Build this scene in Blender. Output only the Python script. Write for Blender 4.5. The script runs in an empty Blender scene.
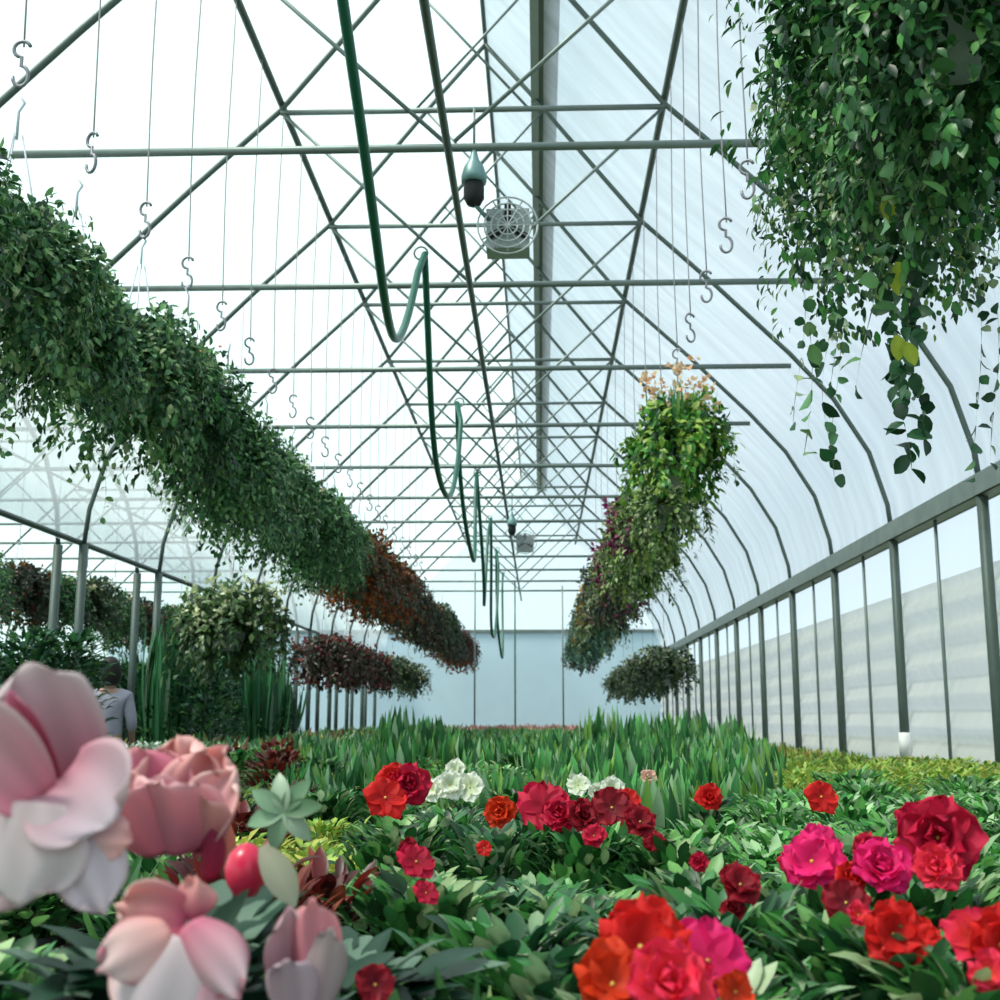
import bpy, math, random
import numpy as np
from mathutils import Vector, Matrix
random.seed(7)
R = math.radians
SC = bpy.context.scene
COL = SC.collection
H = 1.15                      # camera height above the floor
F = 1200.0
PITCH, YAW = R(10.3), R(1.9)

# ------------------------------------------------------------------ helpers
_s, _c = math.sin, math.cos
CR = Vector((_c(YAW), _s(YAW), 0))
CF = Vector((-_s(YAW)*_c(PITCH), _c(YAW)*_c(PITCH), _s(PITCH)))
CU = Vector((_s(YAW)*_s(PITCH), -_c(YAW)*_s(PITCH), _c(PITCH)))
def P(px, py, y):
    """world point seen at the pixel, y metres down the house"""
    d = CR*((px-500)/F) + CU*((500-py)/F) + CF
    return Vector((0, 0, H)) + d*(y/d.y)

def tag(o, label, cat=None, group=None, kind=None):
    o['label'] = label
    if cat: o['category'] = cat
    if group: o['group'] = group
    if kind: o['kind'] = kind
    return o

def empty(name, loc, rz=0, label=None, cat=None, group=None):
    o = bpy.data.objects.new(name, None)
    o.empty_display_size = .05
    o.location = loc
    o.rotation_euler = (0, 0, rz)
    COL.objects.link(o)
    if label: tag(o, label, cat, group)
    return o

def link(name, me, parent=None, loc=None, rot=None, scale=None):
    o = bpy.data.objects.new(name, me)
    COL.objects.link(o)
    if parent is not None: o.parent = parent
    if loc is not None: o.location = loc
    if rot is not None: o.rotation_euler = rot
    if scale is not None: o.scale = (scale,)*3 if not hasattr(scale, '__len__') else scale
    return o

def mesh_np(name, V, Fq, mat, C=None, smooth=True):
    """V (n,3); Fq list of index arrays with 3 or 4 columns"""
    me = bpy.data.meshes.new(name)
    V = np.asarray(V, dtype=np.float32)
    me.vertices.add(len(V)); me.vertices.foreach_set('co', V.ravel())
    loops = []; starts = []; n = 0
    for f in Fq:
        f = np.asarray(f, dtype=np.int32)
        if len(f) == 0: continue
        k = f.shape[1]
        loops.append(f.ravel()); starts.append(np.arange(len(f), dtype=np.int32)*k + n); n += f.size
    loops = np.concatenate(loops); starts = np.concatenate(starts)
    me.loops.add(len(loops)); me.loops.foreach_set('vertex_index', loops)
    me.polygons.add(len(starts)); me.polygons.foreach_set('loop_start', starts)
    me.update(calc_edges=True)
    if smooth: me.polygons.foreach_set('use_smooth', np.ones(len(starts), dtype=bool))
    if C is not None:
        a = me.color_attributes.new('pigment', 'FLOAT_COLOR', 'POINT')
        C = np.asarray(C, dtype=np.float32)
        a.data.foreach_set('color', np.concatenate([C, np.ones((len(C), 1), np.float32)], 1).ravel())
    me.materials.append(mat)
    me.validate()
    return me

class MB:
    """collects simple solids into one mesh"""
    def __init__(s): s.v = []; s.f = []
    def box(s, x0, x1, y0, y1, z0, z1):
        b = len(s.v)
        s.v += [(x, y, z) for z in (z0, z1) for y in (y0, y1) for x in (x0, x1)]
        s.f += [tuple(b+i for i in q) for q in ((0,2,3,1),(4,5,7,6),(0,1,5,4),(2,6,7,3),(0,4,6,2),(1,3,7,5))]
        return s
    def tube(s, pts, r, n=8, r2=None, caps=True):
        pts = [Vector(p) for p in pts]; m = len(pts); up = None
        b0 = len(s.v)
        for i, p in enumerate(pts):
            t = (pts[min(i+1, m-1)] - pts[max(i-1, 0)]).normalized()
            if up is None:
                a = Vector((0, 0, 1)) if abs(t.z) < .9 else Vector((1, 0, 0))
                up = (a - t*a.dot(t)).normalized()
            else:
                up = (up - t*up.dot(t)).normalized()
            sd = t.cross(up)
            rr = r if r2 is None else r + (r2-r)*i/(m-1)
            for k in range(n):
                a = 2*math.pi*k/n
                s.v.append(tuple(p + (up*math.cos(a) + sd*math.sin(a))*rr))
        for i in range(m-1):
            for k in range(n):
                a = b0+i*n+k; b = b0+i*n+(k+1) % n
                s.f.append((a, b, b+n, a+n))
        if caps:
            s.f.append(tuple(b0+k for k in range(n))[::-1])
            s.f.append(tuple(b0+(m-1)*n+k for k in range(n)))
        return s
    def lathe(s, prof, n=20, c=(0, 0, 0), axis='z'):
        b = len(s.v); m = len(prof)
        for (r, z) in prof:
            for k in range(n):
                a = 2*math.pi*k/n
                if axis == 'z': s.v.append((c[0]+r*math.cos(a), c[1]+r*math.sin(a), c[2]+z))
                else: s.v.append((c[0]+r*math.cos(a), c[1]+z, c[2]+r*math.sin(a)))
        for i in range(m-1):
            for k in range(n):
                s.f.append((b+i*n+k, b+i*n+(k+1) % n, b+(i+1)*n+(k+1) % n, b+(i+1)*n+k))
        return s
    def mesh(s, name, mat, smooth=True):
        me = bpy.data.meshes.new(name)
        me.from_pydata(s.v, [], s.f)
        me.materials.append(mat)
        if smooth:
            me.polygons.foreach_set('use_smooth', np.ones(len(me.polygons), dtype=bool))
        me.update()
        return me
    def build(s, name, mat, parent=None, smooth=False, loc=None):
        return link(name, s.mesh(name, mat, smooth), parent, loc)

# ------------------------------------------------------------------ materials
def mat_new(name):
    m = bpy.data.materials.new(name); m.use_nodes = True
    nt = m.node_tree; nt.nodes.clear()
    return m, nt, nt.nodes, nt.links

def simple(name, col, rough=.5, metal=0, noise=.12, scale=30, bump=0):
    m, nt, N, L = mat_new(name)
    o = N.new('ShaderNodeOutputMaterial'); b = N.new('ShaderNodeBsdfPrincipled')
    b.inputs['Roughness'].default_value = rough; b.inputs['Metallic'].default_value = metal
    tc = N.new('ShaderNodeTexCoord'); nz = N.new('ShaderNodeTexNoise'); nz.inputs['Scale'].default_value = scale
    nz.inputs['Detail'].default_value = 3
    L.new(tc.outputs['Object'], nz.inputs['Vector'])
    mr = N.new('ShaderNodeMapRange'); mr.inputs['To Min'].default_value = 1-noise; mr.inputs['To Max'].default_value = 1+noise
    L.new(nz.outputs['Fac'], mr.inputs['Value'])
    mx = N.new('ShaderNodeVectorMath'); mx.operation = 'SCALE'; mx.inputs[0].default_value = col
    L.new(mr.outputs[0], mx.inputs['Scale']); L.new(mx.outputs[0], b.inputs['Base Color'])
    if bump:
        bp = N.new('ShaderNodeBump'); bp.inputs['Strength'].default_value = bump
        L.new(nz.outputs['Fac'], bp.inputs['Height']); L.new(bp.outputs[0], b.inputs['Normal'])
    L.new(b.outputs[0], o.inputs[0])
    return m

def organic(name, rough, trans, spec=.4):
    m, nt, N, L = mat_new(name)
    o = N.new('ShaderNodeOutputMaterial'); b = N.new('ShaderNodeBsdfPrincipled')
    at = N.new('ShaderNodeAttribute'); at.attribute_name = 'pigment'
    b.inputs['Roughness'].default_value = rough
    b.inputs['Specular IOR Level'].default_value = spec
    t = N.new('ShaderNodeBsdfTranslucent'); mx = N.new('ShaderNodeMixShader'); mx.inputs[0].default_value = trans
    L.new(at.outputs['Color'], b.inputs['Base Color']); L.new(at.outputs['Color'], t.inputs['Color'])
    L.new(b.outputs[0], mx.inputs[1]); L.new(t.outputs[0], mx.inputs[2]); L.new(mx.outputs[0], o.inputs[0])
    return m

def film(name, clear, diff, tcol, streak=.0, tint=(.97, .99, 1)):
    """greenhouse sheeting: part clear, part milky"""
    m, nt, N, L = mat_new(name)
    o = N.new('ShaderNodeOutputMaterial')
    tr = N.new('ShaderNodeBsdfTransparent'); tr.inputs[0].default_value = (*tint, 1)
    tl = N.new('ShaderNodeBsdfTranslucent'); df = N.new('ShaderNodeBsdfDiffuse')
    tc = N.new('ShaderNodeTexCoord'); mp = N.new('ShaderNodeMapping'); mp.inputs['Scale'].default_value = (.5, 3.2, .35)
    nz = N.new('ShaderNodeTexNoise'); nz.inputs['Scale'].default_value = 1.6; nz.inputs['Detail'].default_value = 5
    L.new(tc.outputs['Object'], mp.inputs['Vector']); L.new(mp.outputs[0], nz.inputs['Vector'])
    mr = N.new('ShaderNodeMapRange'); mr.inputs['From Min'].default_value = .3; mr.inputs['From Max'].default_value = .7
    mr.inputs['To Min'].default_value = 1-streak; mr.inputs['To Max'].default_value = 1
    L.new(nz.outputs['Fac'], mr.inputs['Value'])
    sc = N.new('ShaderNodeVectorMath'); sc.operation = 'SCALE'; sc.inputs[0].default_value = tcol
    L.new(mr.outputs[0], sc.inputs['Scale'])
    L.new(sc.outputs[0], tl.inputs['Color']); L.new(sc.outputs[0], df.inputs['Color'])
    bp = N.new('ShaderNodeBump'); bp.inputs['Strength'].default_value = .5; bp.inputs['Distance'].default_value = .1
    L.new(nz.outputs['Fac'], bp.inputs['Height']); L.new(bp.outputs[0], tl.inputs['Normal']); L.new(bp.outputs[0], df.inputs['Normal'])
    a = N.new('ShaderNodeMixShader'); a.inputs[0].default_value = diff
    b = N.new('ShaderNodeMixShader'); b.inputs[0].default_value = clear
    L.new(tl.outputs[0], a.inputs[1]); L.new(df.outputs[0], a.inputs[2])
    L.new(a.outputs[0], b.inputs[1]); L.new(tr.outputs[0], b.inputs[2])
    L.new(b.outputs[0], o.inputs[0])
    return m

STEEL = simple('galvanised_steel', (.17, .215, .20), .45, .45, .15, 12)
STEEL_D = simple('weathered_pipe', (.09, .125, .11), .5, .3, .2, 12)
GUTTER = simple('gutter_metal', (.22, .26, .25), .55, .3, .3, 6)
RIDGE_D = simple('ridge_board', (.085, .12, .09), .6, 0, .2, 5)
RIDGE_L = simple('ridge_flange', (.30, .36, .32), .6, 0, .1, 5)
WIRE = simple('wire', (.3, .3, .31), .5, .3)
HOOK = simple('hook_metal', (.24, .24, .27), .45, .3)
HANGER = simple('hanger_plastic', (.55, .6, .66), .5)
POT_W = simple('pot_grey', (.42, .47, .5), .5)
POT_B = simple('pot_black', (.03, .03, .032), .5)
POT_T = simple('pot_taupe', (.25, .19, .16), .7, 0, .2)
SOIL = simple('soil', (.035, .022, .015), .95, 0, .5, 80, .6)
BENCH = simple('bench_mesh', (.07, .08, .07), .8, 0, .3, 10)
HOSE = simple('hose_green', (.005, .10, .06), .35, 0, .1)
WHITE = simple('white_sleeve', (.85, .86, .84), .6)
FLOOR = simple('floor_gravel', (.11, .105, .095), .95, 0, .4, 25, .5)
FAN_T = simple('fan_housing', (.16, .29, .29), .4, .2)
FAN_B = simple('fan_motor', (.004, .006, .007), .7)
FAN_G = simple('fan_guard', (.42, .46, .46), .5, .2)
ENDLOW = simple('end_panel', (.60, .78, .88), .8, 0, .05, 2)
CURTAIN = film('curtain_sheet', .12, .42, (.88, .86, .84), .08, (.9, .9, .9))
FILM_L = film('roof_film', .70, .35, (.92, .95, .96), .04)
FILM_R = film('roof_film_milky', .42, .45, (.86, .89, .94), .30)
CLEAR = film('clear_film', .8, .4, (.9, .92, .93), .1)
LEAF = organic('leaf', .42, .28, .45)
PETAL = organic('petal', .6, .35, .25)

# ------------------------------------------------------------------ leaves (vectorised)
rng = np.random.default_rng(11)
def nrm(a): return a/np.maximum(np.linalg.norm(a, axis=1, keepdims=True), 1e-6)

def leaves(base, axis, up, L, W, col, rows=2, curl=.35, fold=.25, shape='oval'):
    """returns V, quads, C ; one folded, curling blade per entry"""
    n = len(base)
    axis = nrm(axis); side = nrm(np.cross(axis, up)); up = nrm(np.cross(side, axis))
    us = np.linspace(0, 1, rows+1)
    if shape == 'oval': ws = np.sin(np.pi*np.clip(us*.9+.06, 0, 1))**.8; ws[-1] = .08
    elif shape == 'blade': ws = .35+.65*np.sin(np.pi*np.clip(us*.8+.1, 0, 1)); ws[-1] = .06
    else: ws = np.sin(np.pi*us*.92+.1)
    V = np.zeros((n, rows+1, 3, 3)); C = np.zeros((n, rows+1, 3, 3))
    L = np.broadcast_to(L, (n,)); W = np.broadcast_to(W, (n,))
    cu = curl*(.5+rng.random(n))
    for i, u in enumerate(us):
        cen = base + axis*(L*u*(1-.25*cu*u))[:, None] - up*(L*cu*u*u*.8)[:, None]
        for j, v in enumerate((-1, 0, 1)):
            V[:, i, j] = cen + side*(W*.5*ws[i]*v)[:, None] + up*(W*.5*ws[i]*fold*abs(v))[:, None]
            C[:, i, j] = col*(1.12 if v == 0 else .94)
    idx = np.arange(n)[:, None]*(rows+1)*3
    q = []
    for i in range(rows):
        for j in range(2):
            a = i*3+j
            q.append(idx + np.array([[a, a+1, a+4, a+3]]))
    return V.reshape(-1, 3), np.concatenate(q), C.reshape(-1, 3)

def join(parts):
    Vs, Qs, Cs, n = [], [], [], 0
    for V, Q, C in parts:
        Vs.append(V); Qs.append(Q+n); Cs.append(C); n += len(V)
    return np.concatenate(Vs), np.concatenate(Qs), np.concatenate(Cs)

def palette(n, cols, jit=.25):
    cols = np.array(cols); w = rng.integers(0, len(cols), n)
    return np.clip(cols[w]*(1+jit*(rng.random((n, 1))*2-1)), 0, 1)

def rdir(n):
    v = rng.normal(size=(n, 3)); return nrm(v)

GREENS = [(.008, .04, .010), (.014, .07, .018), (.02, .09, .02), (.04, .19, .04), (.08, .28, .06), (.05, .2, .06), (.16, .36, .10), (.30, .42, .20)]
DARKS = [(.006, .035, .012), (.010, .05, .02), (.012, .06, .02), (.025, .11, .035), (.05, .17, .05), (.08, .22, .07), (.14, .28, .10)]
GREYG = [(.008, .045, .018), (.018, .08, .03), (.03, .11, .045), (.06, .18, .08), (.11, .25, .11), (.24, .36, .2), (.38, .46, .28)]

def bush(n, h, r, L, cols, rows=3, upright=.8, wl=.42, z0=0, shape='oval', curl=.35):
    az = rng.random(n)*2*np.pi; hh = rng.random(n)**.7
    rad = r*(.15+.85*rng.random(n))*np.sqrt(np.clip(1-(hh*.8)**2.2, .1, 1))
    out = np.stack([np.cos(az), np.sin(az), np.zeros(n)], 1)
    base = out*rad[:, None] + np.array([0, 0, 1])*(z0 + h*hh*.85)[:, None]
    ax = out*(.7+.6*rng.random((n, 1))) + np.array([[0, 0, upright]])*(.3+rng.random((n, 1))) + rdir(n)*.45
    return leaves(base, ax, np.array([[0, 0, 1.]]) + out*-.3 + rdir(n)*.25, L*(.6+.7*rng.random(n)), L*wl*(.7+.6*rng.random(n)),
                  palette(n, cols), rows, curl, .28, shape)

def uprights(n, h, r, w, cols, lean=.35):
    az = rng.random(n)*2*np.pi; rad = r*np.sqrt(rng.random(n))
    out = np.stack([np.cos(az), np.sin(az), np.zeros(n)], 1)
    base = out*(rad*.6)[:, None]
    ax = out*(lean*rng.random((n, 1))) + np.array([[0, 0, 1.]]) + rdir(n)*.08
    return leaves(base, ax, out+rdir(n)*.3+np.array([[0, 0, .05]]), h*(.55+.5*rng.random(n)), w*(.7+.6*rng.random(n)), palette(n, cols), 4, .22, .35, 'blade')

def stems_of(n, h, r, col=(.03, .09, .03)):
    """thin upright stems under a bush"""
    az = rng.random(n)*2*np.pi
    out = np.stack([np.cos(az), np.sin(az), np.zeros(n)], 1)
    base = out*(.02)
    ax = out*(r/h*.8*rng.random((n, 1))) + np.array([[0, 0, 1.]])
    return leaves(base, ax, out+rdir(n)*.2, h*(.6+.4*rng.random(n)), .008, np.tile(np.array(col), (n, 1)), 2, .02, .5, 'blade')

def trailing(ns, per, rout, drop, L, cols, wl=.55, rise=.2, rows=2, down=.6, zmin=.0, thin=False):
    """leaves strung on stems that arch out of a basket and hang down"""
    az = rng.random(ns)*2*np.pi
    ro = rout*(.25+.75*rng.random(ns)); rs = rise*(.3+.9*rng.random(ns)); dr = drop*(.15+.85*rng.random(ns)**1.1)
    t = rng.random((ns, per))
    k = np.clip(t/.4, 0, 1); kk = np.clip((t-.4)/.6, 0, 1)
    rr = ro[:, None]*(k**.8)*(1+.28*kk)
    z = rs[:, None]*np.sin(np.pi*np.clip(k*.75, 0, 1)) - (dr[:, None])*kk - .12*k*k*0
    a = az[:, None] + .25*(rng.random((ns, 1))-.5)*t*2
    base = np.stack([np.cos(a)*rr, np.sin(a)*rr, z], 2).reshape(-1, 3) + rng.normal(size=(ns*per, 3))*.018
    n = ns*per
    out = np.stack([np.cos(a), np.sin(a), np.zeros_like(a)], 2).reshape(-1, 3)
    kf = kk.reshape(-1, 1)
    ax = out*.6 + np.array([[0, 0, 1.]])*(.45-(1.0+down)*kf) + rdir(n)*.75
    return leaves(base, ax, out+np.array([[0, 0, .8]])+rdir(n)*.4, L*(.55+.8*rng.random(n)), L*wl*(.6+.7*rng.random(n)), palette(n, cols), rows, .35, .25)

def tendrils(n, rout, drop, L, cols, z=0):
    parts = []
    for _ in range(n):
        a = rng.random()*6.28; r0 = rout*(.7+.4*rng.random()); d = drop*(.5+.5*rng.random()); m = int(d/.05)
        tt = np.linspace(0, 1, m)
        base = np.stack([np.cos(a)*r0+.03*np.sin(tt*7+a), np.sin(a)*r0+.03*np.cos(tt*6), z-d*tt], 1)
        parts.append(leaves(base, rdir(m)+np.array([[0, 0, -.5]]), rdir(m)+np.array([[0, 0, .6]]), L*(.6+.6*rng.random(m)), L*.7, palette(m, cols), 3, .3))
        # the stem itself
        sb = base[:-1]; sa = base[1:]-base[:-1]
        parts.append(leaves(sb, sa, rdir(m-1), np.linalg.norm(sa, axis=1)*1.1, .006, np.tile([[.08, .1, .05]], (m-1, 1)), 1, 0, .2, 'blade'))
    return join(parts)

# ------------------------------------------------------------------ petals and flowers
def petal(origin, d, nrm_, L, W, bend=.6, cup=.25, ruffle=.05, c0=(.6, .02, .1), c1=(.9, .5, .55), rows=8, cols=8, waves=2.5, round_=.6, streak=None, edge=None):
    o = Vector(origin); d = Vector(d).normalized(); n = Vector(nrm_); n = (n - d*n.dot(d)).normalized(); s = d.cross(n)
    V, C = [], []
    ph = random.random()*6.28; p = o.copy(); dd = d.copy(); nn = n.copy()
    c0 = Vector(c0); c1 = Vector(c1)
    for i in range(rows+1):
        u = i/rows
        w = W*.5*(math.sin(math.pi*min(1, .10+.80*u))**round_)
        if i == rows: w *= .62
        for j in range(cols+1):
            v = -1+2*j/cols
            ru = ruffle*W*u*u*math.sin(waves*math.pi*v+ph)*(.3+.7*abs(v)) + ruffle*W*.7*u**3*math.sin(waves*2.1*v+ph*2)
            tipdrop = -.16*L*v*v*(u**6)
            q = p + s*(w*v) + nn*(cup*w*v*v + ru) + dd*tipdrop
            V.append(tuple(q))
            f = min(1, max(0, u*1.15-.05))
            c = c0.lerp(c1, f**.8)
            if streak is not None: c = c.lerp(Vector(streak), max(0, 1-abs(v)*2.6)*max(0, 1-u*1.05))
            if edge is not None: c = c.lerp(Vector(edge), max(0, (abs(v)-.72)/.28)*.8*u + max(0, (u-.86)/.14)*.6*(1-abs(v)*.5))
            c = c*(1+.07*math.sin(9*v+ph))
            C.append(tuple(max(0, min(1, x)) for x in c))
        if i < rows:
            p = p + dd*(L/rows)
            rot = Matrix.Rotation(-bend/rows, 3, s)
            dd = rot @ dd; nn = rot @ nn
    Q = []
    for i in range(rows):
        for j in range(cols):
            a = i*(cols+1)+j
            Q.append((a, a+1, a+cols+2, a+cols+1))
    return np.array(V), np.array(Q), np.array(C)

def flower_mesh(name, Rr, n, layers, c0, c1, seed, open_=.9, ruffle=.09, rows=6, cols=6, streak=None, edge=None):
    random.seed(seed)
    ps = []
    for l in range(layers):
        k = n if l == 0 else max(3, n-l)
        elev = (.25 + .42*l)*open_
        for i in range(k):
            a = 2*math.pi*(i+.5*l+.2*random.random())/k
            e = elev+.2*(random.random()-.5)
            d = Vector((math.cos(a)*math.cos(e), math.sin(a)*math.cos(e), math.sin(e)))
            nn = Vector((-math.cos(a)*math.sin(e), -math.sin(a)*math.sin(e), math.cos(e)))
            sc = 1-.22*l
            cc = Vector(c1)*(.85+.3*random.random())
            ps.append(petal(d*.004+Vector((0, 0, .003*l)), d, nn, Rr*sc*(.9+.2*random.random()), Rr*1.15*sc, .25-.7*l*.3+.2*random.random(), .3+.15*l, ruffle, c0, tuple(cc), rows, cols, 2.3, .65, streak, edge))
    V, Q, C = join(ps)
    return mesh_np(name, V, [Q], PETAL, C)

FC = {  # petal base colour, petal edge colour
    'crimson': ((.30, .004, .02), (.62, .012, .06)),
    'red': ((.45, .008, .008), (.72, .02, .018)),
    'orange': ((.5, .03, .005), (.80, .06, .015)),
    'hotpink': ((.55, .008, .09), (.86, .02, .20)),
    'dark': ((.14, .002, .01), (.36, .01, .025)),
    'white': ((.5, .6, .35), (.86, .86, .78)),
    'magred': ((.75, .05, .02), (.85, .03, .10)),
    'peach': ((.7, .3, .2), (.85, .6, .5)),
}
_fm = {}
def flower(colr, v=0):
    k = (colr, v)
    if k not in _fm:
        c0, c1 = FC[colr]
        _fm[k] = flower_mesh('flower', .52, (5, 5, 6)[v], (2, 1, 3)[v], c0, c1, 100+v*7+len(colr), (.8, .7, 1.05)[v], .15)
    return _fm[k]
STIG = simple('flower_eye', (.75, .55, .12), .7)
_eye = MB().lathe([(0, .1), (.03, .09), (.05, .05), (.04, 0), (0, -.02)], 8).mesh('flower_eye', STIG)

def face(dirv):
    return Vector(dirv).to_track_quat('Z', 'Y').to_euler()

# ------------------------------------------------------------------ shared part meshes
def pot_mesh(mat, r=.075, h=.13):
    return MB().lathe([(0, 0), (r*.72, 0), (r*.95, h*.85), (r*1.08, h*.85), (r*1.1, h), (r*.98, h), (r*.95, h*.9), (0, h*.88)], 18).mesh('pot', mat)
POTS = [pot_mesh(POT_B), pot_mesh(POT_T), pot_mesh(POT_B, .085, .14)]
BENCH_Z = .60
def mk(name, data, mat=LEAF):
    V, Q, C = data
    return mesh_np(name, V, [Q], mat, C)

AZ = [mk('foliage', join([bush(400, .19, .15, .050, GREENS, 4, 2.2, .50), uprights(9, .17, .12, .028, GREENS[5:], .8), stems_of(14, .16, .1)])) for _ in range(5)]
AZD = [mk('foliage', join([bush(230, .24, .14, .085, [(.004, .016, .009), (.006, .03, .014), (.008, .04, .02), (.012, .05, .03), (.12, .2, .14)], 4, .9, .5), stems_of(14, .18, .1)])) for _ in range(2)]
AZG = [mk('foliage', join([bush(330, .19, .15, .055, GREYG+GREENS[3:6], 4, 2.2, .44), uprights(8, .17, .12, .026, GREYG[3:], .8), stems_of(14, .16, .1)])) for _ in range(3)]
SMALLG = [mk('foliage', join([bush(420, .17, .20, .045, [(.04, .20, .04), (.09, .34, .06), (.17, .44, .11), (.32, .5, .26), (.015, .08, .02)], 3, 1.2)])) for _ in range(4)]
YEL = [mk('foliage', join([bush(380, .12, .21, .045, [(.22, .38, .05), (.34, .46, .07), (.12, .28, .04), (.42, .40, .08)], 2, 1.2)])) for _ in range(3)]
UPR = [mk('foliage', uprights(70, .30, .16, .034, [(.04, .18, .05), (.08, .32, .08), (.15, .42, .13), (.32, .5, .28), (.03, .12, .04), (.2, .4, .08)], .5)) for _ in range(4)]
UPRN = [mk('foliage', join([uprights(40, .20, .13, .040, [(.07, .2, .06), (.13, .3, .08), (.26, .38, .16), (.05, .15, .05)], .8), bush(170, .13, .14, .055, DARKS, 3, 2.2, .5)])) for _ in range(3)]
COLEUS = [mk('foliage', join([bush(150, .2, .13, .058, [(.11, .01, .01), (.2, .02, .015), (.06, .01, .01), (.24, .05, .03)], 4, 1.8, .4), bush(110, .16, .15, .06, GREENS, 3)])) for _ in range(2)]
SILVER = [mk('foliage', join([bush(240, .22, .16, .08, [(.5, .58, .5), (.3, .42, .3), (.62, .68, .62), (.14, .28, .12), (.1, .22, .1)], 3, 1.5, .4)])) for _ in range(2)]
TALLG = [mk('foliage', join([bush(900, .95, .42, .12, DARKS+[(.02, .1, .045), (.1, .24, .16)], 2, .8), stems_of(20, .8, .2)])) for _ in range(2)]
TALLU = [mk('foliage', join([uprights(150, 1.0, .35, .06, [(.02, .13, .04), (.04, .22, .07), (.08, .3, .12), (.01, .07, .03), (.2, .34, .2)], .35), bush(300, .4, .35, .1, DARKS, 2)])) for _ in range(2)]

ORD = ['first', 'second', 'third', 'fourth', 'fifth', 'sixth', 'seventh', 'eighth', 'ninth', 'tenth', 'eleventh', 'twelfth', 'thirteenth',
       'fourteenth', 'fifteenth', 'sixteenth', 'seventeenth', 'eighteenth', 'nineteenth', 'twentieth']
def ordn(i):
    if i < 20: return ORD[i]
    tens = {2: 'twenty', 3: 'thirty', 4: 'forty'}; t, u = divmod(i+1, 10)
    if u == 0: return {3: 'thirtieth', 4: 'fortieth'}[t]
    return tens[t] + '-' + ORD[u-1]

# ------------------------------------------------------------------ camera, world
cam = bpy.data.cameras.new('camera'); co = bpy.data.objects.new('camera', cam); COL.objects.link(co)
co.location = (0, 0, H); co.rotation_euler = (R(90)+PITCH, 0, YAW)
cam.sensor_width = 36; cam.lens = 36*F/1000; cam.clip_end = 300; cam.clip_start = .05
cam.dof.use_dof = True; cam.dof.focus_distance = 3.2; cam.dof.aperture_fstop = 8.5
SC.camera = co

w = bpy.data.worlds.new('World'); SC.world = w; w.use_nodes = True
nt = w.node_tree; N = nt.nodes; L = nt.links; N.clear()
o = N.new('ShaderNodeOutputWorld'); bg = N.new('ShaderNodeBackground')
tc = N.new('ShaderNodeTexCoord'); sp = N.new('ShaderNodeSeparateXYZ'); L.new(tc.outputs['Generated'], sp.inputs[0])
mr = N.new('ShaderNodeMapRange'); mr.inputs['From Min'].default_value = -.25; mr.inputs['From Max'].default_value = .30
mr.interpolation_type = 'SMOOTHSTEP'
L.new(sp.outputs['X'], mr.inputs['Value'])
mxc = N.new('ShaderNodeMix'); mxc.data_type = 'RGBA'
mxc.inputs['A'].default_value = (.72, .98, .97, 1)     # bright thin overcast on the sunny side
mxc.inputs['B'].default_value = (.66, .80, .90, 1)       # bluer sky on the other
L.new(mr.outputs[0], mxc.inputs['Factor']); L.new(mxc.outputs['Result'], bg.inputs['Color'])
bg.inputs['Strength'].default_value = 1.0
L.new(bg.outputs[0], o.inputs[0])
sun = bpy.data.lights.new('sun', 'SUN'); sun.energy = 4.0; sun.angle = R(14); sun.color = (1, .95, .84)
so = bpy.data.objects.new('sun', sun); COL.objects.link(so)
so.rotation_euler = Vector((.55, .25, -1)).to_track_quat('-Z', 'Y').to_euler()

# ------------------------------------------------------------------ the house
CX = -.53
HALF = [(0, 6.86), (.45, 6.32), (1.0, 5.62), (1.57, 4.90), (2.3, 4.20), (2.99, 3.50), (3.39, 3.04), (3.70, 2.51), (3.845, 2.0), (3.88, 1.63)]  # offset from ridge, height above eye
D0, DS = 6.72, 2.325
TD = [D0+DS*k for k in range(-1, 13)]
Y0, Y1 = -1.5, TD[-1]
def prof(side, cx, off=0, a=0, b=99):
    return [(cx+side*(x+off*min(1, x/1.5+.2)), z+H+off*.8) for (x, z) in HALF[a:b]]

def truss_meshes():
    D = {}
    def t(pts, r, n=8, mat=STEEL): return MB().tube([(x, 0, z) for x, z in pts], r, n).mesh('m', mat)
    D['rafter'] = [t([(s*x, z+H) for x, z in HALF], .024, 8, STEEL_D) for s in (-1, 1)]
    D['lower_tie'] = [t([(-2.99-.0, 3.38+H), (2.99, 3.38+H)], .026, 8)]
    D['collar_tie'] = [t([(-1.57, 4.88+H), (1.57, 4.88+H)], .024, 8)]
    D['brace'] = [t([(s*.03, 3.42+H), (s*1.55, 4.87+H)], .014, 8) for s in (-1, 1)] + \
                 [t([(-s*.45, 4.90+H), (s*.60, 6.12+H)], .012, 8) for s in (-1, 1)] + \
                 [t([(s*1.55, 4.85+H), (s*1.55+s*.75, 3.42+H)], .013, 8) for s in (-1, 1)][:0]
    return D
TM = truss_meshes()
post_me = MB().tube([(0, 0, 0), (0, 0, 1.65+H)], .044, 12).mesh('post', STEEL_D)
sleeve_me = MB().lathe([(.046, .80), (.055, .80), (.055, 1.02), (.046, 1.02)], 14).mesh('sleeve', WHITE)
def truss(k, y, cx, where, posts, right_detail=False):
    t = empty('roof_truss', (cx, y, 0), 0, f'galvanised tube roof truss over {where}, {ordn(k)} from the camera', 'roof truss', f'roof trusses over {where}')
    for nm, ms in TM.items():
        for m in ms: link(nm, m, t)
    for s in posts:
        p = link('post', post_me, t, (s*3.88, 0, 0))
        if right_detail and s == 1 and k == 3: 
            q = link('sleeve', sleeve_me, p); q['label'] = 'white sleeve round the post foot'
for k, y in enumerate(TD[:-1]):
    truss(k, y, CX, 'the flower aisle', (-1, 1), True)
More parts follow.
